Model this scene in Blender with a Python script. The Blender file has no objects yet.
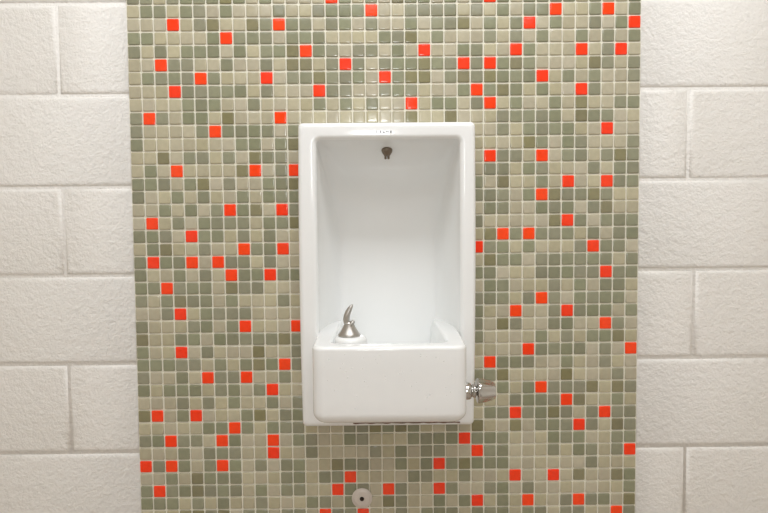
import bpy, bmesh, math, random
from mathutils import Vector, Matrix
random.seed(7)
C = bpy.context.scene.collection
PI = math.pi
ZC = 1.09                      # height of the middle of the mosaic above the floor
P = 0.0297                     # tile pitch

# ------------------------------------------------------------------ helpers
def link(name, bm, mat, parent=None, smooth=True):
    me = bpy.data.meshes.new(name)
    bm.normal_update(); bm.to_mesh(me); bm.free()
    if smooth:
        for p in me.polygons: p.use_smooth = True
    o = bpy.data.objects.new(name, me); C.objects.link(o)
    for m in (mat if isinstance(mat, (list, tuple)) else [mat]): me.materials.append(m)
    if parent: o.parent = parent
    return o

def empty(name, loc):
    o = bpy.data.objects.new(name, None); C.objects.link(o)
    o.location = loc; o.empty_display_size = .05
    return o

def tag(o, label=None, cat=None, group=None, kind=None):
    for k, v in (('label', label), ('category', cat), ('group', group), ('kind', kind)):
        if v: o[k] = v
    return o

def local(o, parent):          # mesh was built in world coordinates: shift it under its thing's base
    o.data.transform(Matrix.Translation(-Vector(parent.location)))
    o.parent = parent
    return o

def box(bm, x0, x1, y0, y1, z0, z1, mi=0):
    v = [bm.verts.new(p) for p in ((x0,y0,z0),(x1,y0,z0),(x1,y1,z0),(x0,y1,z0),(x0,y0,z1),(x1,y0,z1),(x1,y1,z1),(x0,y1,z1))]
    for f in ((3,2,1,0),(4,5,6,7),(0,1,5,4),(1,2,6,5),(2,3,7,6),(3,0,4,7)):
        bm.faces.new([v[i] for i in f]).material_index = mi

def loft(bm, rings, cap0=False, cap1=False, flip=False):
    vs = [[bm.verts.new(p) for p in r] for r in rings]
    n = len(vs[0])
    for a, b in zip(vs, vs[1:]):
        for i in range(n):
            q = [a[i], a[(i+1) % n], b[(i+1) % n], b[i]]
            bm.faces.new(q[::-1] if flip else q)
    if cap0: bm.faces.new(vs[0] if flip else vs[0][::-1])
    if cap1: bm.faces.new(vs[-1][::-1] if flip else vs[-1])
    return vs

def rrect(x0, x1, y0, y1, r, seg=10, edge=8, bow=0.0, x0b=None, x1b=None):
    """rounded rectangle, counter clockwise; x0b/x1b are the x limits on the y1 side (trapezoid)"""
    x0b = x0 if x0b is None else x0b; x1b = x1 if x1b is None else x1b
    r = max(r, 1e-5)
    cs = [(x1-r, y0+r, -PI/2), (x1b-r, y1-r, 0), (x0b+r, y1-r, PI/2), (x0+r, y0+r, PI)]
    out = []
    for k, (cx, cy, a0) in enumerate(cs):
        arc = [(cx+r*math.cos(a0+PI/2*i/seg), cy+r*math.sin(a0+PI/2*i/seg)) for i in range(seg+1)]
        out += arc
        n = cs[(k+1) % 4]; e = (n[0]+r*math.cos(n[2]), n[1]+r*math.sin(n[2])); s = arc[-1]
        for i in range(1, edge): out.append((s[0]+(e[0]-s[0])*i/edge, s[1]+(e[1]-s[1])*i/edge))
    if bow:
        cy, h = (y0+y1)/2, (y1-y0)/2; cx = (x0+x1)/2
        out = [(x+bow*(1-((y-cy)/h)**2)*max(-1, min(1, (x-cx)/((x1-x0)/2))), y) for x, y in out]
    return out

def lathe(bm, prof, origin, axis='Z', seg=40, mod=None):
    ox, oy, oz = origin
    rings = []
    for r, h in prof:
        ring = []
        for i in range(seg):
            a = 2*PI*i/seg; rr = max(r, 1e-5)*(mod(a, h) if mod else 1)
            u, v = rr*math.cos(a), rr*math.sin(a)
            ring.append({'Z': (ox+u, oy+v, oz+h), 'X': (ox+h, oy+u, oz+v), 'Y': (ox+u, oy-h, oz+v)}[axis])
        rings.append(ring)
    loft(bm, rings, True, True)

def tube(bm, pts, radii, seg=16, flat=1.0, side=Vector((0, 1, 0))):
    rings = []
    for i, p in enumerate(pts):
        a = pts[max(i-1, 0)]; b = pts[min(i+1, len(pts)-1)]
        t = (Vector(b)-Vector(a)).normalized(); s = (side-t*side.dot(t)).normalized(); n = t.cross(s)
        rings.append([tuple(Vector(p)+s*radii[i]*math.cos(2*PI*k/seg)+n*radii[i]*flat*math.sin(2*PI*k/seg)) for k in range(seg)])
    loft(bm, rings, True, True)

# ------------------------------------------------------------------ materials
def srgb(r, g, b):
    f = lambda c: (c/255/12.92) if c/255 <= .04045 else ((c/255+.055)/1.055)**2.4
    return (f(r), f(g), f(b), 1)

def mat(name, col, rough=.5, metal=0, spec=.5, coat=0):
    m = bpy.data.materials.new(name); m.use_nodes = True
    b = m.node_tree.nodes['Principled BSDF']
    b.inputs['Base Color'].default_value = col; b.inputs['Roughness'].default_value = rough
    b.inputs['Metallic'].default_value = metal; b.inputs['Specular IOR Level'].default_value = spec
    b.inputs['Coat Weight'].default_value = coat
    return m, m.node_tree, b

def noise(nt, scale, detail=4, rough=.5):
    tc = nt.nodes.new('ShaderNodeTexCoord'); n = nt.nodes.new('ShaderNodeTexNoise')
    n.inputs['Scale'].default_value = scale; n.inputs['Detail'].default_value = detail; n.inputs['Roughness'].default_value = rough
    nt.links.new(tc.outputs['Object'], n.inputs['Vector'])
    return n

def bump(nt, b, src, strength, dist):
    bp = nt.nodes.new('ShaderNodeBump'); bp.inputs['Strength'].default_value = strength; bp.inputs['Distance'].default_value = dist
    nt.links.new(src, bp.inputs['Height']); nt.links.new(bp.outputs['Normal'], b.inputs['Normal'])
    return bp

# painted concrete block: stippled roller texture over pitted block
M_block, nt, b = mat('painted_block', srgb(229, 219, 208), .5)
n1 = noise(nt, 190, 3, .6); n2 = noise(nt, 55, 5, .65)
mx = nt.nodes.new('ShaderNodeMath'); mx.operation = 'MULTIPLY_ADD'; mx.inputs[1].default_value = .5
nt.links.new(n1.outputs['Fac'], mx.inputs[0]); nt.links.new(n2.outputs['Fac'], mx.inputs[2])
bump(nt, b, mx.outputs[0], .6, .006)
n3 = noise(nt, 3, 2)
cr = nt.nodes.new('ShaderNodeValToRGB')
cr.color_ramp.elements[0].position = .35; cr.color_ramp.elements[0].color = srgb(231, 228, 222)
cr.color_ramp.elements[1].position = .7; cr.color_ramp.elements[1].color = srgb(236, 233, 228)
nt.links.new(n3.outputs['Fac'], cr.inputs[0]); nt.links.new(cr.outputs[0], b.inputs['Base Color'])

M_paint, nt, b = mat('wall_paint', srgb(230, 227, 220), .6)
bump(nt, b, noise(nt, 90, 3).outputs['Fac'], .25, .004)
M_ceil, nt, b = mat('ceiling_paint', srgb(235, 232, 225), .8)
bump(nt, b, noise(nt, 60, 3).outputs['Fac'], .2, .004)
M_floor, nt, b = mat('floor_tile', srgb(150, 120, 96), .45)
tc = nt.nodes.new('ShaderNodeTexCoord'); bk = nt.nodes.new('ShaderNodeTexBrick')
bk.offset = 0; bk.inputs['Scale'].default_value = 1; bk.inputs['Brick Width'].default_value = .2; bk.inputs['Row Height'].default_value = .2
bk.inputs['Mortar Size'].default_value = .004
bk.inputs['Color1'].default_value = srgb(184, 170, 156); bk.inputs['Color2'].default_value = srgb(174, 160, 146); bk.inputs['Mortar'].default_value = srgb(140, 126, 112)
nt.links.new(tc.outputs['Object'], bk.inputs['Vector']); nt.links.new(bk.outputs['Color'], b.inputs['Base Color'])

M_grout, nt, b = mat('grout', srgb(226, 222, 206), .85)
bump(nt, b, noise(nt, 400, 3).outputs['Fac'], .3, .001)

# glazed mosaic: colour comes from a per-tile attribute, cloudy glaze on top
M_tile, nt, b = mat('glazed_mosaic', (1, 1, 1, 1), .11)
at_ = nt.nodes.new('ShaderNodeAttribute'); at_.attribute_name = 'tile_color'
nz = noise(nt, 90, 3); hs = nt.nodes.new('ShaderNodeHueSaturation')
mr = nt.nodes.new('ShaderNodeMapRange'); mr.inputs[1].default_value = .3; mr.inputs[2].default_value = .7; mr.inputs[3].default_value = .95; mr.inputs[4].default_value = 1.05
nt.links.new(nz.outputs['Fac'], mr.inputs[0]); nt.links.new(mr.outputs[0], hs.inputs['Value'])
nt.links.new(at_.outputs['Color'], hs.inputs['Color']); nt.links.new(hs.outputs[0], b.inputs['Base Color'])
bump(nt, b, noise(nt, 110, 2).outputs['Fac'], .06, .002)

M_china, nt, b = mat('vitreous_china', srgb(238, 239, 238), .1, spec=.5)
bump(nt, b, noise(nt, 22, 2).outputs['Fac'], .03, .004)
M_chrome, nt, b = mat('chrome', srgb(205, 203, 200), .12, 1)
rn = noise(nt, 200, 2); rr = nt.nodes.new('ShaderNodeMapRange'); rr.inputs[3].default_value = .07; rr.inputs[4].default_value = .2
nt.links.new(rn.outputs['Fac'], rr.inputs[0]); nt.links.new(rr.outputs[0], b.inputs['Roughness'])
M_worn, nt, b = mat('worn_chrome', srgb(188, 184, 178), .3, 1)
rn = noise(nt, 260, 4); rr = nt.nodes.new('ShaderNodeMapRange'); rr.inputs[3].default_value = .18; rr.inputs[4].default_value = .5
nt.links.new(rn.outputs['Fac'], rr.inputs[0]); nt.links.new(rr.outputs[0], b.inputs['Roughness'])
M_bronze, nt, b = mat('tarnished_brass', srgb(132, 120, 106), .32, 1)
bump(nt, b, noise(nt, 300, 3).outputs['Fac'], .15, .001)
M_steel, nt, b = mat('brushed_steel', srgb(214, 206, 198), .5, .25)
tc = nt.nodes.new('ShaderNodeTexCoord'); gr = nt.nodes.new('ShaderNodeTexNoise'); gr.inputs['Scale'].default_value = 160
nt.links.new(tc.outputs['Object'], gr.inputs['Vector']); bump(nt, b, gr.outputs['Fac'], .12, .001)
M_dark, nt, b = mat('dark_screw', srgb(52, 42, 36), .45, .6)
bump(nt, b, noise(nt, 300, 2).outputs['Fac'], .1, .001)
M_ink, nt, b = mat('grey_print', srgb(58, 58, 66), .5)
bump(nt, b, noise(nt, 300, 2).outputs['Fac'], .05, .0005)
M_grime, nt, b = mat('grimy_sealant', srgb(150, 128, 108), .5)
ng = noise(nt, 60, 4); cg = nt.nodes.new('ShaderNodeValToRGB')
cg.color_ramp.elements[0].position = .38; cg.color_ramp.elements[0].color = srgb(92, 72, 58)
cg.color_ramp.elements[1].position = .56; cg.color_ramp.elements[1].color = srgb(196, 180, 164)
nt.links.new(ng.outputs['Fac'], cg.inputs[0]); nt.links.new(cg.outputs[0], b.inputs['Base Color'])
M_shadow, nt, b = mat('brown_shadow', srgb(112, 84, 68), .7)  # brown tone standing in for the shadow below the basin
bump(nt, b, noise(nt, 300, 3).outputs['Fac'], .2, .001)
M_water, nt, b = mat('water', (1, 1, 1, 1), .02)
b.inputs['IOR'].default_value = 1.45; b.inputs['Alpha'].default_value = .22
M_lamp, nt, b = mat('diffuser', srgb(250, 248, 240), .6)
bump(nt, b, noise(nt, 80, 2).outputs['Fac'], .1, .002)

# ------------------------------------------------------------------ the room
RX0, RX1, RY, RZ = -1.75, 1.75, -4.9, 2.56
bm = bmesh.new(); box(bm, RX0-.15, RX1+.15, RY-.15, .2, -.12, 0); tag(link('floor', bm, M_floor, smooth=False), kind='structure')
bm = bmesh.new(); box(bm, RX0-.15, RX1+.15, RY-.15, .2, RZ, RZ+.12); tag(link('ceiling', bm, M_ceil, smooth=False), kind='structure')
bm = bmesh.new(); box(bm, RX0-.15, RX0, RY-.15, 0, 0, RZ); tag(link('wall_left', bm, M_paint, smooth=False), kind='structure')
bm = bmesh.new(); box(bm, RX1, RX1+.15, RY-.15, 0, 0, RZ); tag(link('wall_right', bm, M_paint, smooth=False), kind='structure')
bm = bmesh.new(); box(bm, RX0, RX1, RY-.15, RY, 0, RZ); tag(link('wall_front', bm, M_paint, smooth=False), kind='structure')

# wall behind the fountain: painted concrete blocks in running bond with tooled joints
HX0, HX1, HZ0, HZ1 = -.178, .182, ZC-.352, ZC+.296          # opening for the fountain
PX = 19.5*P
bm = bmesh.new()
Y0, Y1 = .0024, .2
for x0, x1, z0, z1 in ((RX0-.15, HX0, 0, RZ), (HX1, RX1+.15, 0, RZ), (HX0, HX1, 0, HZ0), (HX0, HX1, HZ1, RZ)):
    box(bm, x0, x1, Y0, Y1, z0, z1)
def slab(x0, x1, z0, z1, soft0=True, soft1=True):
    """one block face: cushion-edged slab standing out of the mortar"""
    g = .0032
    rings = []
    for ins, y in ((0, .0030), (.0008, .0020), (.0022, .0006), (.0042, -.0008), (.007, -.0016), (.011, -.002)):
        a = ins if soft0 else min(ins, .0008); c = ins if soft1 else min(ins, .0008)
        rings.append([(x0+g*soft0+a, y, z0+g+ins), (x1-g*soft1-c, y, z0+g+ins), (x1-g*soft1-c, y, z1-g-ins), (x0+g*soft0+a, y, z1-g-ins)])
    loft(bm, rings, False, True)
LEFT_Z = [.5834, .3806, .1735, -.0283, -.2333, -.4412]          # measured joint heights either side of the mosaic
RIGHT_Z = [.5880, .3860, .1807, -.0265, -.2319, -.4410]
for side, js in ((-1, LEFT_Z), (1, RIGHT_Z)):
    zs = [ZC+js[0]+.2034*k for k in range(4, 0, -1)] + [ZC+z for z in js] + [ZC+js[-1]-.2034*k for k in range(1, 4)]
    i0 = zs.index(ZC+js[0])
    for k in range(-1, len(zs)):
        zt = zs[k] if k >= 0 else RZ; zb = zs[k+1] if k+1 < len(zs) else 0
        zt, zb = min(zt, RZ), max(zb, 0)
        if zt-zb < .03: continue
        A = (k-i0) % 2 == 0
        if side < 0: xs = [-PX, -.738, -1.144, -1.55, RX0] if A else [-PX, -.941, -1.347, RX0]
        else: xs = [PX, .900, 1.306, RX1] if A else [PX, .695+{1: -.003, 3: .0156, 5: .001}.get(k-i0, 0), 1.101, 1.507, RX1]
        for j in range(len(xs)-1):
            if side < 0: slab(xs[j+1], xs[j], zb, zt, True, j > 0)
            else: slab(xs[j], xs[j+1], zb, zt, j > 0, True)
wall = link('wall_back', bm, M_block); tag(wall, kind='structure')
bpy.context.view_layer.update()

# mosaic panel, one number per tile: 0 beige, 1 grey green, 2 olive, 3 orange, 4 behind the fountain;
# columns left to right, rows from the top of the picture down
TILES = [
    [1, 1, 0, 1, 1, 1, 1, 2, 1, 0, 1, 0, 0, 0, 0, 3, 1, 0, 1, 0, 2, 1, 1, 0, 1, 0, 1, 3, 1, 0, 1, 1, 1, 1, 0, 1, 0, 0, 1],
    [0, 1, 1, 0, 1, 1, 0, 1, 0, 0, 0, 1, 0, 0, 1, 1, 1, 1, 3, 0, 0, 1, 1, 1, 1, 0, 1, 0, 1, 0, 1, 1, 3, 0, 0, 1, 3, 0, 1],
    [0, 0, 0, 3, 0, 1, 2, 0, 0, 2, 1, 3, 1, 1, 0, 1, 1, 0, 1, 0, 0, 1, 0, 1, 1, 2, 0, 1, 0, 1, 3, 0, 1, 0, 0, 1, 0, 1, 3],
    [1, 1, 0, 0, 0, 0, 1, 3, 1, 1, 1, 0, 1, 1, 1, 0, 0, 0, 0, 1, 1, 2, 0, 1, 0, 0, 0, 1, 0, 1, 0, 1, 0, 0, 1, 0, 1, 0, 1],
    [1, 0, 1, 0, 1, 1, 1, 0, 1, 0, 1, 1, 2, 3, 1, 1, 0, 1, 1, 0, 1, 0, 3, 0, 0, 1, 1, 0, 0, 3, 1, 0, 0, 0, 3, 0, 1, 3, 0],
    [0, 0, 3, 1, 1, 0, 0, 1, 0, 0, 1, 0, 2, 2, 0, 1, 3, 1, 0, 1, 1, 1, 2, 1, 1, 3, 1, 3, 1, 2, 1, 0, 0, 0, 0, 2, 1, 0, 1],
    [0, 1, 1, 1, 1, 3, 1, 0, 0, 0, 3, 0, 1, 1, 2, 1, 1, 1, 0, 3, 1, 2, 2, 0, 1, 2, 1, 2, 1, 1, 1, 3, 0, 1, 0, 1, 0, 0, 1],
    [0, 0, 0, 3, 1, 1, 1, 1, 1, 0, 1, 0, 0, 0, 3, 1, 1, 0, 0, 1, 1, 1, 0, 0, 0, 1, 3, 1, 2, 1, 0, 1, 0, 0, 3, 1, 0, 0, 0],
    [0, 0, 0, 0, 1, 1, 1, 0, 0, 1, 0, 0, 0, 0, 1, 0, 1, 0, 1, 0, 0, 3, 0, 1, 1, 0, 1, 3, 0, 1, 0, 0, 1, 0, 2, 0, 0, 1, 1],
    [1, 3, 1, 0, 1, 1, 0, 2, 0, 0, 0, 3, 0, 0, 0, 0, 0, 0, 0, 0, 0, 2, 0, 0, 2, 0, 0, 0, 1, 1, 1, 1, 1, 0, 2, 1, 1, 0, 0],
    [1, 0, 0, 0, 0, 1, 3, 1, 1, 1, 1, 0, 1, 4, 4, 4, 4, 4, 4, 4, 4, 4, 4, 4, 4, 4, 0, 0, 1, 0, 1, 1, 1, 1, 0, 0, 3, 0, 0],
    [1, 0, 0, 0, 0, 0, 0, 0, 1, 1, 0, 1, 2, 4, 4, 4, 4, 4, 4, 4, 4, 4, 4, 4, 4, 4, 0, 0, 0, 0, 2, 1, 0, 1, 1, 0, 0, 0, 1],
    [0, 0, 2, 0, 1, 1, 0, 1, 0, 2, 1, 1, 0, 4, 4, 4, 4, 4, 4, 4, 4, 4, 4, 4, 4, 4, 0, 3, 1, 1, 0, 3, 0, 1, 1, 0, 1, 2, 1],
    [0, 1, 0, 3, 0, 0, 0, 0, 2, 3, 0, 1, 3, 4, 4, 4, 4, 4, 4, 4, 4, 4, 4, 4, 4, 4, 0, 1, 1, 0, 1, 1, 0, 0, 0, 1, 0, 1, 1],
    [1, 1, 1, 0, 1, 2, 0, 1, 0, 0, 1, 1, 2, 4, 4, 4, 4, 4, 4, 4, 4, 4, 4, 4, 4, 4, 1, 0, 2, 0, 0, 1, 0, 3, 0, 0, 3, 1, 1],
    [1, 0, 0, 1, 0, 1, 0, 0, 1, 0, 1, 1, 1, 4, 4, 4, 4, 4, 4, 4, 4, 4, 4, 4, 4, 4, 1, 1, 1, 0, 1, 3, 2, 1, 1, 2, 1, 0, 0],
    [0, 0, 1, 0, 1, 0, 1, 3, 1, 2, 0, 3, 1, 4, 4, 4, 4, 4, 4, 4, 4, 4, 4, 4, 4, 4, 0, 1, 1, 0, 0, 1, 1, 1, 0, 1, 2, 0, 0],
    [0, 3, 0, 1, 0, 1, 1, 1, 1, 0, 1, 1, 2, 4, 4, 4, 4, 4, 4, 4, 4, 4, 4, 4, 4, 4, 1, 0, 0, 0, 0, 0, 2, 3, 1, 0, 1, 1, 1],
    [1, 1, 1, 0, 3, 1, 1, 0, 1, 0, 1, 0, 0, 4, 4, 4, 4, 4, 4, 4, 4, 4, 4, 4, 4, 4, 0, 2, 3, 1, 3, 1, 1, 1, 0, 1, 0, 1, 1],
    [0, 1, 2, 0, 0, 1, 0, 0, 3, 1, 1, 3, 0, 4, 4, 4, 4, 4, 4, 4, 4, 4, 4, 4, 4, 4, 3, 1, 1, 0, 1, 0, 0, 0, 1, 3, 1, 1, 0],
    [1, 3, 1, 1, 3, 0, 3, 1, 1, 0, 1, 0, 0, 4, 4, 4, 4, 4, 4, 4, 4, 4, 4, 4, 4, 4, 0, 2, 1, 1, 0, 1, 1, 1, 1, 1, 1, 0, 1],
    [1, 0, 0, 1, 0, 1, 0, 3, 1, 1, 3, 1, 1, 4, 4, 4, 4, 4, 4, 4, 4, 4, 4, 4, 4, 4, 1, 1, 0, 0, 0, 1, 1, 1, 1, 1, 3, 1, 1],
    [1, 1, 3, 1, 1, 1, 0, 2, 1, 1, 0, 0, 0, 4, 4, 4, 4, 4, 4, 4, 4, 4, 4, 4, 4, 4, 0, 1, 1, 0, 0, 0, 1, 0, 1, 0, 1, 1, 0],
    [1, 0, 1, 2, 1, 1, 0, 1, 0, 0, 0, 1, 0, 4, 4, 4, 4, 4, 4, 4, 4, 4, 4, 4, 4, 4, 1, 1, 1, 0, 1, 3, 1, 0, 1, 1, 1, 1, 0],
    [0, 0, 1, 3, 0, 1, 1, 1, 1, 0, 0, 0, 0, 4, 4, 4, 4, 4, 4, 4, 4, 4, 4, 4, 4, 4, 1, 0, 0, 3, 0, 0, 1, 3, 1, 1, 1, 0, 1],
    [1, 0, 0, 0, 1, 1, 0, 1, 3, 0, 0, 0, 3, 4, 4, 4, 4, 4, 4, 4, 4, 4, 4, 4, 4, 4, 1, 0, 2, 1, 0, 0, 1, 1, 0, 0, 3, 1, 0],
    [2, 0, 0, 1, 1, 0, 1, 1, 1, 1, 1, 2, 1, 4, 4, 4, 4, 4, 4, 4, 4, 4, 4, 4, 4, 4, 1, 0, 0, 0, 0, 1, 0, 1, 0, 1, 1, 2, 0],
    [1, 0, 0, 3, 0, 1, 0, 0, 0, 2, 0, 0, 1, 4, 4, 4, 4, 4, 4, 4, 4, 4, 4, 4, 4, 4, 0, 0, 0, 0, 3, 1, 1, 1, 1, 0, 1, 0, 3],
    [1, 1, 1, 1, 1, 0, 1, 0, 1, 2, 1, 3, 1, 4, 4, 4, 4, 4, 4, 4, 4, 4, 4, 4, 4, 4, 0, 3, 1, 1, 1, 0, 0, 1, 0, 0, 1, 0, 0],
    [1, 0, 0, 1, 0, 3, 1, 1, 3, 0, 0, 1, 0, 4, 4, 4, 4, 4, 4, 4, 4, 4, 4, 4, 4, 4, 1, 1, 2, 0, 0, 0, 0, 2, 0, 0, 0, 1, 0],
    [1, 0, 1, 1, 1, 0, 1, 1, 0, 1, 3, 0, 0, 4, 4, 4, 4, 4, 4, 4, 4, 4, 4, 4, 4, 4, 1, 0, 1, 0, 1, 3, 1, 1, 1, 2, 0, 2, 1],
    [0, 0, 0, 1, 0, 1, 0, 1, 0, 0, 1, 0, 1, 4, 4, 4, 4, 4, 4, 4, 4, 4, 4, 4, 4, 4, 0, 0, 0, 1, 1, 1, 1, 3, 2, 0, 0, 1, 0],
    [2, 3, 0, 1, 3, 0, 0, 0, 1, 2, 0, 1, 1, 4, 4, 4, 4, 4, 4, 4, 4, 4, 4, 4, 4, 4, 0, 1, 1, 3, 1, 1, 2, 1, 0, 1, 3, 1, 1],
    [0, 0, 0, 0, 0, 1, 1, 3, 1, 0, 1, 1, 1, 0, 0, 0, 1, 1, 2, 1, 2, 1, 0, 0, 1, 0, 2, 0, 0, 2, 0, 1, 1, 1, 3, 1, 0, 2, 1],
    [1, 1, 3, 1, 1, 0, 3, 1, 0, 0, 3, 0, 1, 1, 0, 0, 1, 1, 0, 0, 0, 1, 1, 1, 1, 3, 1, 1, 1, 0, 0, 0, 1, 1, 1, 0, 0, 1, 1],
    [0, 0, 0, 1, 0, 1, 1, 1, 0, 0, 3, 0, 0, 1, 0, 0, 0, 0, 1, 0, 1, 0, 1, 1, 0, 0, 3, 1, 1, 0, 0, 0, 1, 0, 1, 1, 0, 1, 3],
    [3, 1, 3, 1, 0, 1, 3, 1, 0, 1, 0, 1, 1, 0, 0, 2, 1, 1, 0, 0, 1, 0, 1, 3, 1, 2, 1, 1, 1, 0, 0, 0, 0, 0, 0, 1, 0, 0, 0],
    [0, 0, 1, 0, 2, 1, 1, 1, 0, 0, 0, 1, 1, 0, 1, 1, 3, 0, 0, 0, 0, 1, 1, 0, 0, 1, 0, 0, 0, 3, 0, 0, 3, 0, 2, 0, 0, 2, 1],
    [1, 3, 1, 1, 2, 1, 1, 1, 0, 1, 0, 1, 1, 0, 0, 3, 1, 1, 0, 3, 1, 0, 0, 3, 1, 0, 0, 1, 1, 0, 1, 0, 0, 0, 0, 0, 0, 0, 1],
    [1, 1, 1, 0, 1, 0, 1, 0, 0, 1, 0, 0, 0, 1, 1, 0, 1, 1, 0, 2, 1, 0, 0, 1, 0, 1, 3, 0, 1, 0, 3, 0, 0, 1, 3, 1, 1, 0, 2],
    [0, 0, 0, 2, 2, 1, 2, 0, 1, 1, 0, 1, 1, 0, 3, 1, 1, 3, 0, 0, 1, 0, 1, 1, 1, 0, 1, 1, 1, 0, 1, 1, 0, 1, 1, 0, 0, 3, 1],
]
def tile_colour(k):
    v = random.uniform(-1, 1); w = random.uniform(-1, 1)
    if k == 3: c = (252+2*v, 66+8*v, 24+5*w)
    elif k == 0: c = (180+7*v, 173+7*v, 148+7*v+4*w)
    elif k == 2: c = (134+6*v, 129+6*v, 98+6*v+4*w)
    else: c = (141+7*v+2*w, 141+7*v, 117+7*v+3*w)
    return srgb(*[max(0, min(255, x)) for x in c])
S = .01325                                                    # half a tile
bm = bmesh.new(); lay = bm.faces.layers.float_color.new('tile_color')
kmin, kmax = -math.floor((RZ-ZC)/P-20.5), math.ceil(20.5+ZC/P)
for k in range(kmin, kmax):
    cz = ZC+(20.5-k-.5)*P
    if cz-S < .01 or cz+S > RZ-.005: continue
    for j in range(39):
        cx = (j+.5-19.5)*P
        t = TILES[k][j] if 0 <= k < len(TILES) else random.choices((0, 1, 2, 3), (46, 40, 6, 8))[0]
        if t == 4: 
            if HX0-.006 < cx-S and cx+S < HX1+.006 and HZ0-.006 < cz-S and cz+S < HZ1+.006: continue
            t = random.choices((0, 1, 2), (46, 44, 8))[0]
        ox, oz = random.gauss(0, .00022), random.gauss(0, .00022)
        ta, tb = random.gauss(0, .006), random.gauss(0, .006)
        rings = []
        for ins, y in ((0, .0005), (0, -.0016), (.0004, -.0023), (.0010, -.0027), (.0019, -.00292), (.0034, -.003), (.0075, -.00302)):
            h = S-ins; c = max(.0016-ins*.3, .0004)
            ring = []
            for sx, sz in ((h-c, -h), (h, -h+c), (h, h-c), (h-c, h), (-h+c, h), (-h, h-c), (-h, -h+c), (-h+c, -h)):
                ring.append((cx+ox+sx, y+(sx*ta+sz*tb if y < -.001 else 0), cz+oz+sz))
            rings.append(ring)
        n0 = len(bm.faces); loft(bm, rings, False, True)
        bm.faces.ensure_lookup_table(); col = tile_colour(t)
        for f in bm.faces[n0:]: f[lay] = col
link('mosaic', bm, M_tile, wall)
bm = bmesh.new()
for x0, x1, z0, z1 in ((-PX, HX0, .0, RZ), (HX1, PX, .0, RZ), (HX0, HX1, .0, HZ0), (HX0, HX1, HZ1, RZ)):
    box(bm, x0, x1, -.0006, .0026, z0, z1)
link('grout', bm, M_grout, wall, False)

# ------------------------------------------------------------------ drinking fountain
FL = Vector((.002, 0, ZC-.367))
fountain = empty('drinking_fountain', FL)
tag(fountain, 'white glazed china wall drinking fountain with deep recess and projecting basin on the mosaic wall', 'drinking fountain')
D = .05                                                       # the rim stands this far out of the tiles
bm = bmesh.new()
FX0, FX1, FZ0, FZ1 = -.1915, .1925, ZC-.3685, ZC+.3055
def zring(x0, x1, z0, z1, r, y, bow=0):                       # the outer right edge leans out a little towards the top
    return [(x+(.0038*(z-FZ0)/(FZ1-FZ0) if bow and x > 0 else 0)*min(1, max(0, x)/.18), y, z) for x, z in rrect(x0, x1, z0, z1, r, bow=bow)]
rings = []
R0 = .012                                                     # outer rim: return to the wall, soft edge
rings.append(zring(FX0, FX1, FZ0, FZ1, .009, -.0036, .003))
rings.append(zring(FX0, FX1, FZ0, FZ1, .009, -.012, .003))
for i in range(9):
    a = PI/2*i/8; q = R0*(1-math.sin(PI/2-a)) ; ins = R0*(1-math.cos(a)); y = -D+R0*(1-math.sin(a))
    rings.append(zring(FX0+ins, FX1-ins, FZ0+ins, FZ1-ins, .010, y, .003))
IX0, IX1, IZ0, IZ1 = -.1525, .1625, ZC-.27, ZC+.268           # opening of the recess
R1 = .010
for i in range(9):
    a = PI/2*i/8; ins = R1*(1-math.sin(a)); y = -D+R1*(1-math.cos(a))
    rings.append(zring(IX0-ins, IX1+ins, IZ0-ins, IZ1+ins, .010+ins, y))
DEP = .176-R1
NR = 40
for i in range(1, NR+1):                                      # coved recess closing towards its back
    th = PI/2*i/NR; t = math.sin(th); e = 1-math.cos(th)
    sx = .003*t+.040*e; top = .018*t+.135*e
    rings.append(zring(IX0+sx, IX1-sx, IZ0+.004*t+.03*e, IZ1-top, .010+.016*t+.06*e, -D+R1+DEP*t))
vs = loft(bm, rings, False, False, True)
last = rings[-1]; cx = sum(p[0] for p in last)/len(last); cz = sum(p[2] for p in last)/len(last)
prev = vs[-1]
for s_ in (.8, .5, .2):
    cur = [bm.verts.new((cx+(p[0]-cx)*s_, p[1], cz+(p[2]-cz)*s_)) for p in last]
    n = len(cur)
    for i in range(n): bm.faces.new([prev[i], cur[i], cur[(i+1) % n], prev[(i+1) % n]][::1])
    prev = cur
bm.faces.new(prev)
bmesh.ops.recalc_face_normals(bm, faces=bm.faces[:])
body = local(link('back_shell', bm, M_china), fountain)

# projecting basin: box with soft edges, open well behind its front rim
bm = bmesh.new()
RIM = ZC-.1575; BOT = ZC-.3140; YF = -.187; YB = .15
def bring(ins, z, insb=0, r=.024):
    y0 = YF+ins; hw0 = .1525-ins; hw1 = .1675-ins
    return [(x+.0025, y, z) for x, y in rrect(-hw0, hw0, y0, YB, max(r-ins*.5, .004), x0b=-hw1, x1b=hw1)]
rings = []
RB = .024
for i in range(11):
    a = PI/2*i/10; rings.append(bring(RB*(1-math.sin(a)), BOT+RB*(1-math.cos(a))))
for z in (.05, .08, .11): rings.append(bring(0, BOT+z))
RT = .008
for i in range(9):
    a = PI/2*i/8; rings.append(bring(RT*(1-math.cos(a)), RIM-RT+RT*math.sin(a)))
WX0, WX1, WY0, WY1 = -.114, .119, -.153, .148
def wring(ins, z, r=.030): return [(x, y, z) for x, y in rrect(WX0+ins, WX1-ins, WY0+ins, WY1, r)]
RW = .007
for i in range(9):
    a = PI/2*i/8; rings.append(wring(-RW*(1-math.sin(a)), RIM-RW*(1-math.cos(a))))
for i in range(1, 13):
    a = PI/2*i/12; rings.append(wring(.004+.035*(1-math.cos(a)), RIM-RW-.105*math.sin(a), .034))
loft(bm, rings, True, True)
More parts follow.
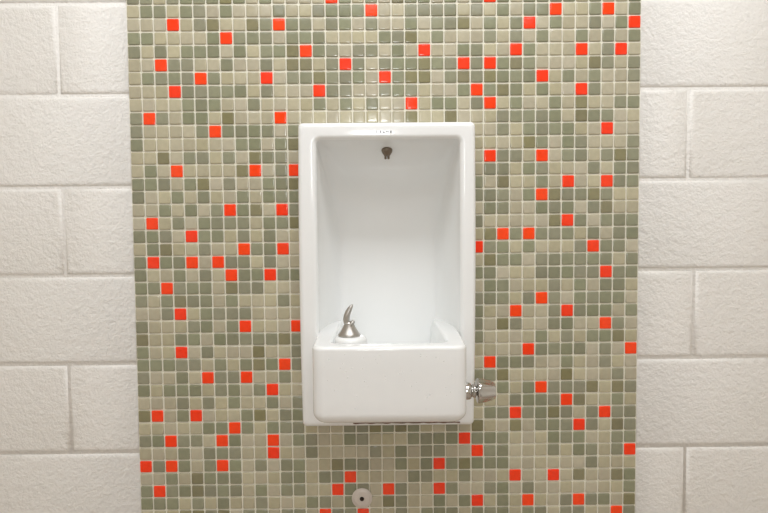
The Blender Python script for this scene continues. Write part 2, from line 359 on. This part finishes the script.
# raised boss in the front left corner that carries the bubbler
BX, BY, BZ = -.0775, -.110, ZC-.1510
prof = [(.040, -.09), (.035, -.03), (.0335, -.012)] + [(.0335-.009*(1-math.cos(PI/2*i/8)), -.009+.009*math.sin(PI/2*i/8)) for i in range(9)] + [(.015, .0002)]
lathe(bm, prof, (BX, BY, BZ))
bmesh.ops.recalc_face_normals(bm, faces=bm.faces[:])
basin = local(link('basin', bm, M_china), fountain)

# bubbler: bell shaped base, nozzle and curved mouth guard
bm = bmesh.new()
prof = [(.0225, 0), (.0233, .0015), (.0229, .003), (.0203, .007), (.0170, .012), (.0135, .018), (.0112, .023), (.0100, .027), (.0092, .029), (.006, .0305)]
lathe(bm, prof, (BX-.003, BY, BZ), seg=36)
bub = local(link('bubbler', bm, M_worn), fountain)
bm = bmesh.new()
g = [(-.0062, .024), (-.0080, .030), (-.0085, .036), (-.0072, .043), (-.0046, .050), (-.0012, .0565), (.0022, .062), (.0052, .0655)]
tube(bm, [(BX+x, BY-.002, BZ+z) for x, z in g], [.0076, .0082, .0086, .0084, .0077, .0065, .0047, .0020], 18, .8)
o = local(link('mouth_guard', bm, M_worn), fountain); o.parent = bub; tag(o, 'curved steel mouth guard over the bubbler jet')
bm = bmesh.new()
n = [(.0005, .024), (.0035, .0285), (.0062, .031), (.0084, .0318)]
tube(bm, [(BX+x, BY-.006, BZ+z) for x, z in n], [.0048, .0044, .0036, .0034], 14)
lathe(bm, [(.0102, .0245), (.0112, .0255), (.0112, .0272), (.0100, .0284)], (BX-.003, BY, BZ), seg=28)
o = local(link('jet_nozzle', bm, M_worn), fountain); o.parent = bub

# valve handle on the right side of the basin
KX, KY, KZ = .1587, -.125, ZC-.2655
bm = bmesh.new()
lathe(bm, [(.0165, -.004), (.0172, .000), (.0177, .004), (.0174, .0085), (.0158, .0115), (.0128, .0130), (.0120, .0142), (.0124, .0155), (.0142, .0168), (.0148, .0190), (.0142, .0212), (.0115, .0225), (.0095, .024), (.0095, .030)], (KX, KY, KZ), 'X', 40)
stem = local(link('valve_stem', bm, M_chrome), fountain)
bm = bmesh.new()
flute = lambda a, h: 1-.06*math.cos(6*(a-PI+.18))*min(1, max(0, (h-.0244)/.004))
lathe(bm, [(.0130, .0242), (.0222, .0244), (.0240, .0252), (.0245, .0270), (.0240, .031), (.0226, .038), (.0208, .045), (.0188, .053), (.0172, .0585), (.0156, .0612), (.0110, .0622)], (KX, KY, KZ), 'X', 72, flute)
knob = local(link('valve_handle', bm, M_chrome), fountain); tag(knob, 'fluted chrome turning handle')

# spout fitting under the coved top of the recess
NX, NY, NZ = .0032, .013, ZC+.2535
bm = bmesh.new()
lathe(bm, [(.004, .008), (.0118, .006), (.0128, .001), (.0124, -.003), (.0105, -.0065), (.0082, -.010), (.0066, -.0125), (.0046, -.013)], (NX, NY, NZ), seg=28)
sp = local(link('spray_fitting', bm, M_bronze), fountain); tag(sp, 'dark tarnished metal fitting at the top of the recess')
bm = bmesh.new()
for dx in (-.0034, .0034):
    lathe(bm, [(.0018, -.020), (.0026, -.0192), (.0029, -.012), (.0029, -.009)], (NX+dx, NY, NZ), seg=14)
o = local(link('prong', bm, M_bronze), fountain); o.parent = sp

# maker's lettering printed small on the top rim
cu = bpy.data.curves.new('lettering_curve', 'FONT'); cu.body = 'CRANE'; cu.size = .0070; cu.space_character = 1.85
cu.align_x = 'CENTER'; cu.align_y = 'CENTER'; cu.extrude = .0002; cu.offset = .00025
tmp = bpy.data.objects.new('lettering_tmp', cu); C.objects.link(tmp)
bpy.context.view_layer.update()
me = bpy.data.meshes.new_from_object(tmp.evaluated_get(bpy.context.evaluated_depsgraph_get()))
bpy.data.objects.remove(tmp); me.name = 'lettering'
me.transform(Matrix.Translation((-.0042, -D-.0001, ZC+.2825)) @ Matrix.Rotation(PI/2, 4, 'X'))
me.materials.clear(); me.materials.append(M_ink)
o = bpy.data.objects.new('lettering', me); C.objects.link(o); local(o, fountain); tag(o, 'small grey printed CRANE lettering')

# dirty sealant bead along the lower edge of the shell
bm = bmesh.new()
pts, rad = [], []
for i in range(60):
    x = -.172+.345*i/59
    pts.append((x, -.0085, ZC-.3722-.0012*math.sin(i*1.7)*math.sin(i*.53))); rad.append(.0030+.0012*math.sin(i*2.3)*math.cos(i*.7))
tube(bm, pts, rad, 10, 1.0, Vector((0, 0, 1)))
local(link('sealant_bead', bm, M_grime), fountain)

# thin brown tube on the shell, painting the shadow gap under the basin
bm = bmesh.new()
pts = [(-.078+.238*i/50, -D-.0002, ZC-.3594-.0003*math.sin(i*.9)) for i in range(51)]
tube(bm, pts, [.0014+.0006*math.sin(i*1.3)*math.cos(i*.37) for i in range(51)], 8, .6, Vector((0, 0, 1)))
local(link('shadow_line', bm, M_shadow), fountain)

# water drops clinging to the basin front
bm = bmesh.new()
drops = [(-.128+random.random()*.25, -.002-random.random()*.115, random.choice((.0011, .0014, .0018))) for _ in range(34)]
drops += [(-.118, -.012, .0026), (-.086, -.036, .0026), (-.082, -.048, .0022), (-.096, -.03, .002), (.077, -.083, .0026), (.072, -.088, .0022), (-.068, -.110, .0026), (.06, -.008, .002), (.09, -.010, .002), (-.02, -.006, .002)]
for x, dz, r in drops:
    m4 = Matrix.Translation((x+.0025, YF, RIM-.012+dz)) @ Matrix.Diagonal((r*.75, r*.3, r*.9, 1))
    bmesh.ops.create_icosphere(bm, subdivisions=2, radius=1, matrix=m4)
dr = link('water_drops', bm, M_water); tag(dr, 'clear water drops clinging to the white basin front', 'water', kind='stuff')

# ------------------------------------------------------------------ round cover plate low on the mosaic
PL = Vector((-.0622, -.003, ZC-.5548))
plate = empty('cover_plate', PL)
tag(plate, 'round pale steel cover plate with dark centre screw on the mosaic below the fountain', 'cover plate')
bm = bmesh.new()
lathe(bm, [(.0236, .0003), (.0240, .0006), (.0237, .0012), (.0226, .0016), (.0206, .0017), (.0200, .0022), (.0192, .0030), (.0150, .0036), (.0060, .0038)], (PL.x, PL.y, PL.z), 'Y', 56)
local(link('disc', bm, M_steel), plate)
bm = bmesh.new()
lathe(bm, [(.0050, .003), (.0052, .0042), (.0046, .0052), (.0026, .0054), (.0022, .0046), (.001, .0045)], (PL.x, PL.y, PL.z), 'Y', 24)
o = local(link('centre_screw', bm, M_dark), plate); tag(o, 'dark recessed screw')

# ------------------------------------------------------------------ light
def area(name, loc, target, size, energy, col, sy=None):
    l = bpy.data.lights.new(name, 'AREA'); l.energy = energy; l.color = col; l.size = size
    if sy: l.shape = 'RECTANGLE'; l.size_y = sy
    o = bpy.data.objects.new(name, l); C.objects.link(o); o.location = loc
    o.rotation_euler = (Vector(target)-Vector(loc)).to_track_quat('-Z', 'Y').to_euler()
    return o
area('ceiling_light', (.05, -.80, RZ-.03), (.05, -.70, 0), 1.6, 20, (.96, .99, 1.03), .4)
area('far_window_light', (-.09, -4.4, 1.9), (-.02, 0, ZC), .34, 21, (.96, .99, 1.03), .75)
area('rear_fill_light', (.1, -1.68, RZ-.03), (.1, -1.2, 0), 1.6, 5, (.96, .99, 1.03), .4)  # added fill lamp, no known fixture: brightens the recess and the chrome handle
area('far_ceiling_light', (-.09, -4.6, RZ-.03), (-.09, -4.6, 0), .42, 2.2, (.96, .99, 1.03), .2)
w = bpy.data.worlds.new('world'); bpy.context.scene.world = w; w.use_nodes = True
w.node_tree.nodes['Background'].inputs[0].default_value = (1, .98, .95, 1); w.node_tree.nodes['Background'].inputs[1].default_value = .1

# ------------------------------------------------------------------ camera
f, pitch, yaw, roll = 500.358, .0409, .0044, -.0089
cam = bpy.data.cameras.new('camera'); cam.sensor_width = 36; cam.lens = f*36/768; cam.clip_start = .01
co = bpy.data.objects.new('camera', cam); C.objects.link(co)
fw = Vector((math.sin(yaw)*math.cos(pitch), math.cos(yaw)*math.cos(pitch), -math.sin(pitch)))
r = Vector((math.cos(yaw), -math.sin(yaw), 0)); u = r.cross(fw)
r2 = math.cos(roll)*r+math.sin(roll)*u; u2 = -math.sin(roll)*r+math.cos(roll)*u
m = Matrix((r2, u2, -fw)).transposed().to_4x4(); m.translation = Vector((-.0109, -1.1486, ZC+.0567))
co.matrix_world = m
sc = bpy.context.scene; sc.camera = co
sc.cycles.diffuse_bounces = 10; sc.cycles.max_bounces = 14
sc.view_settings.view_transform = 'Standard'; sc.view_settings.look = 'None'; sc.view_settings.exposure = .11
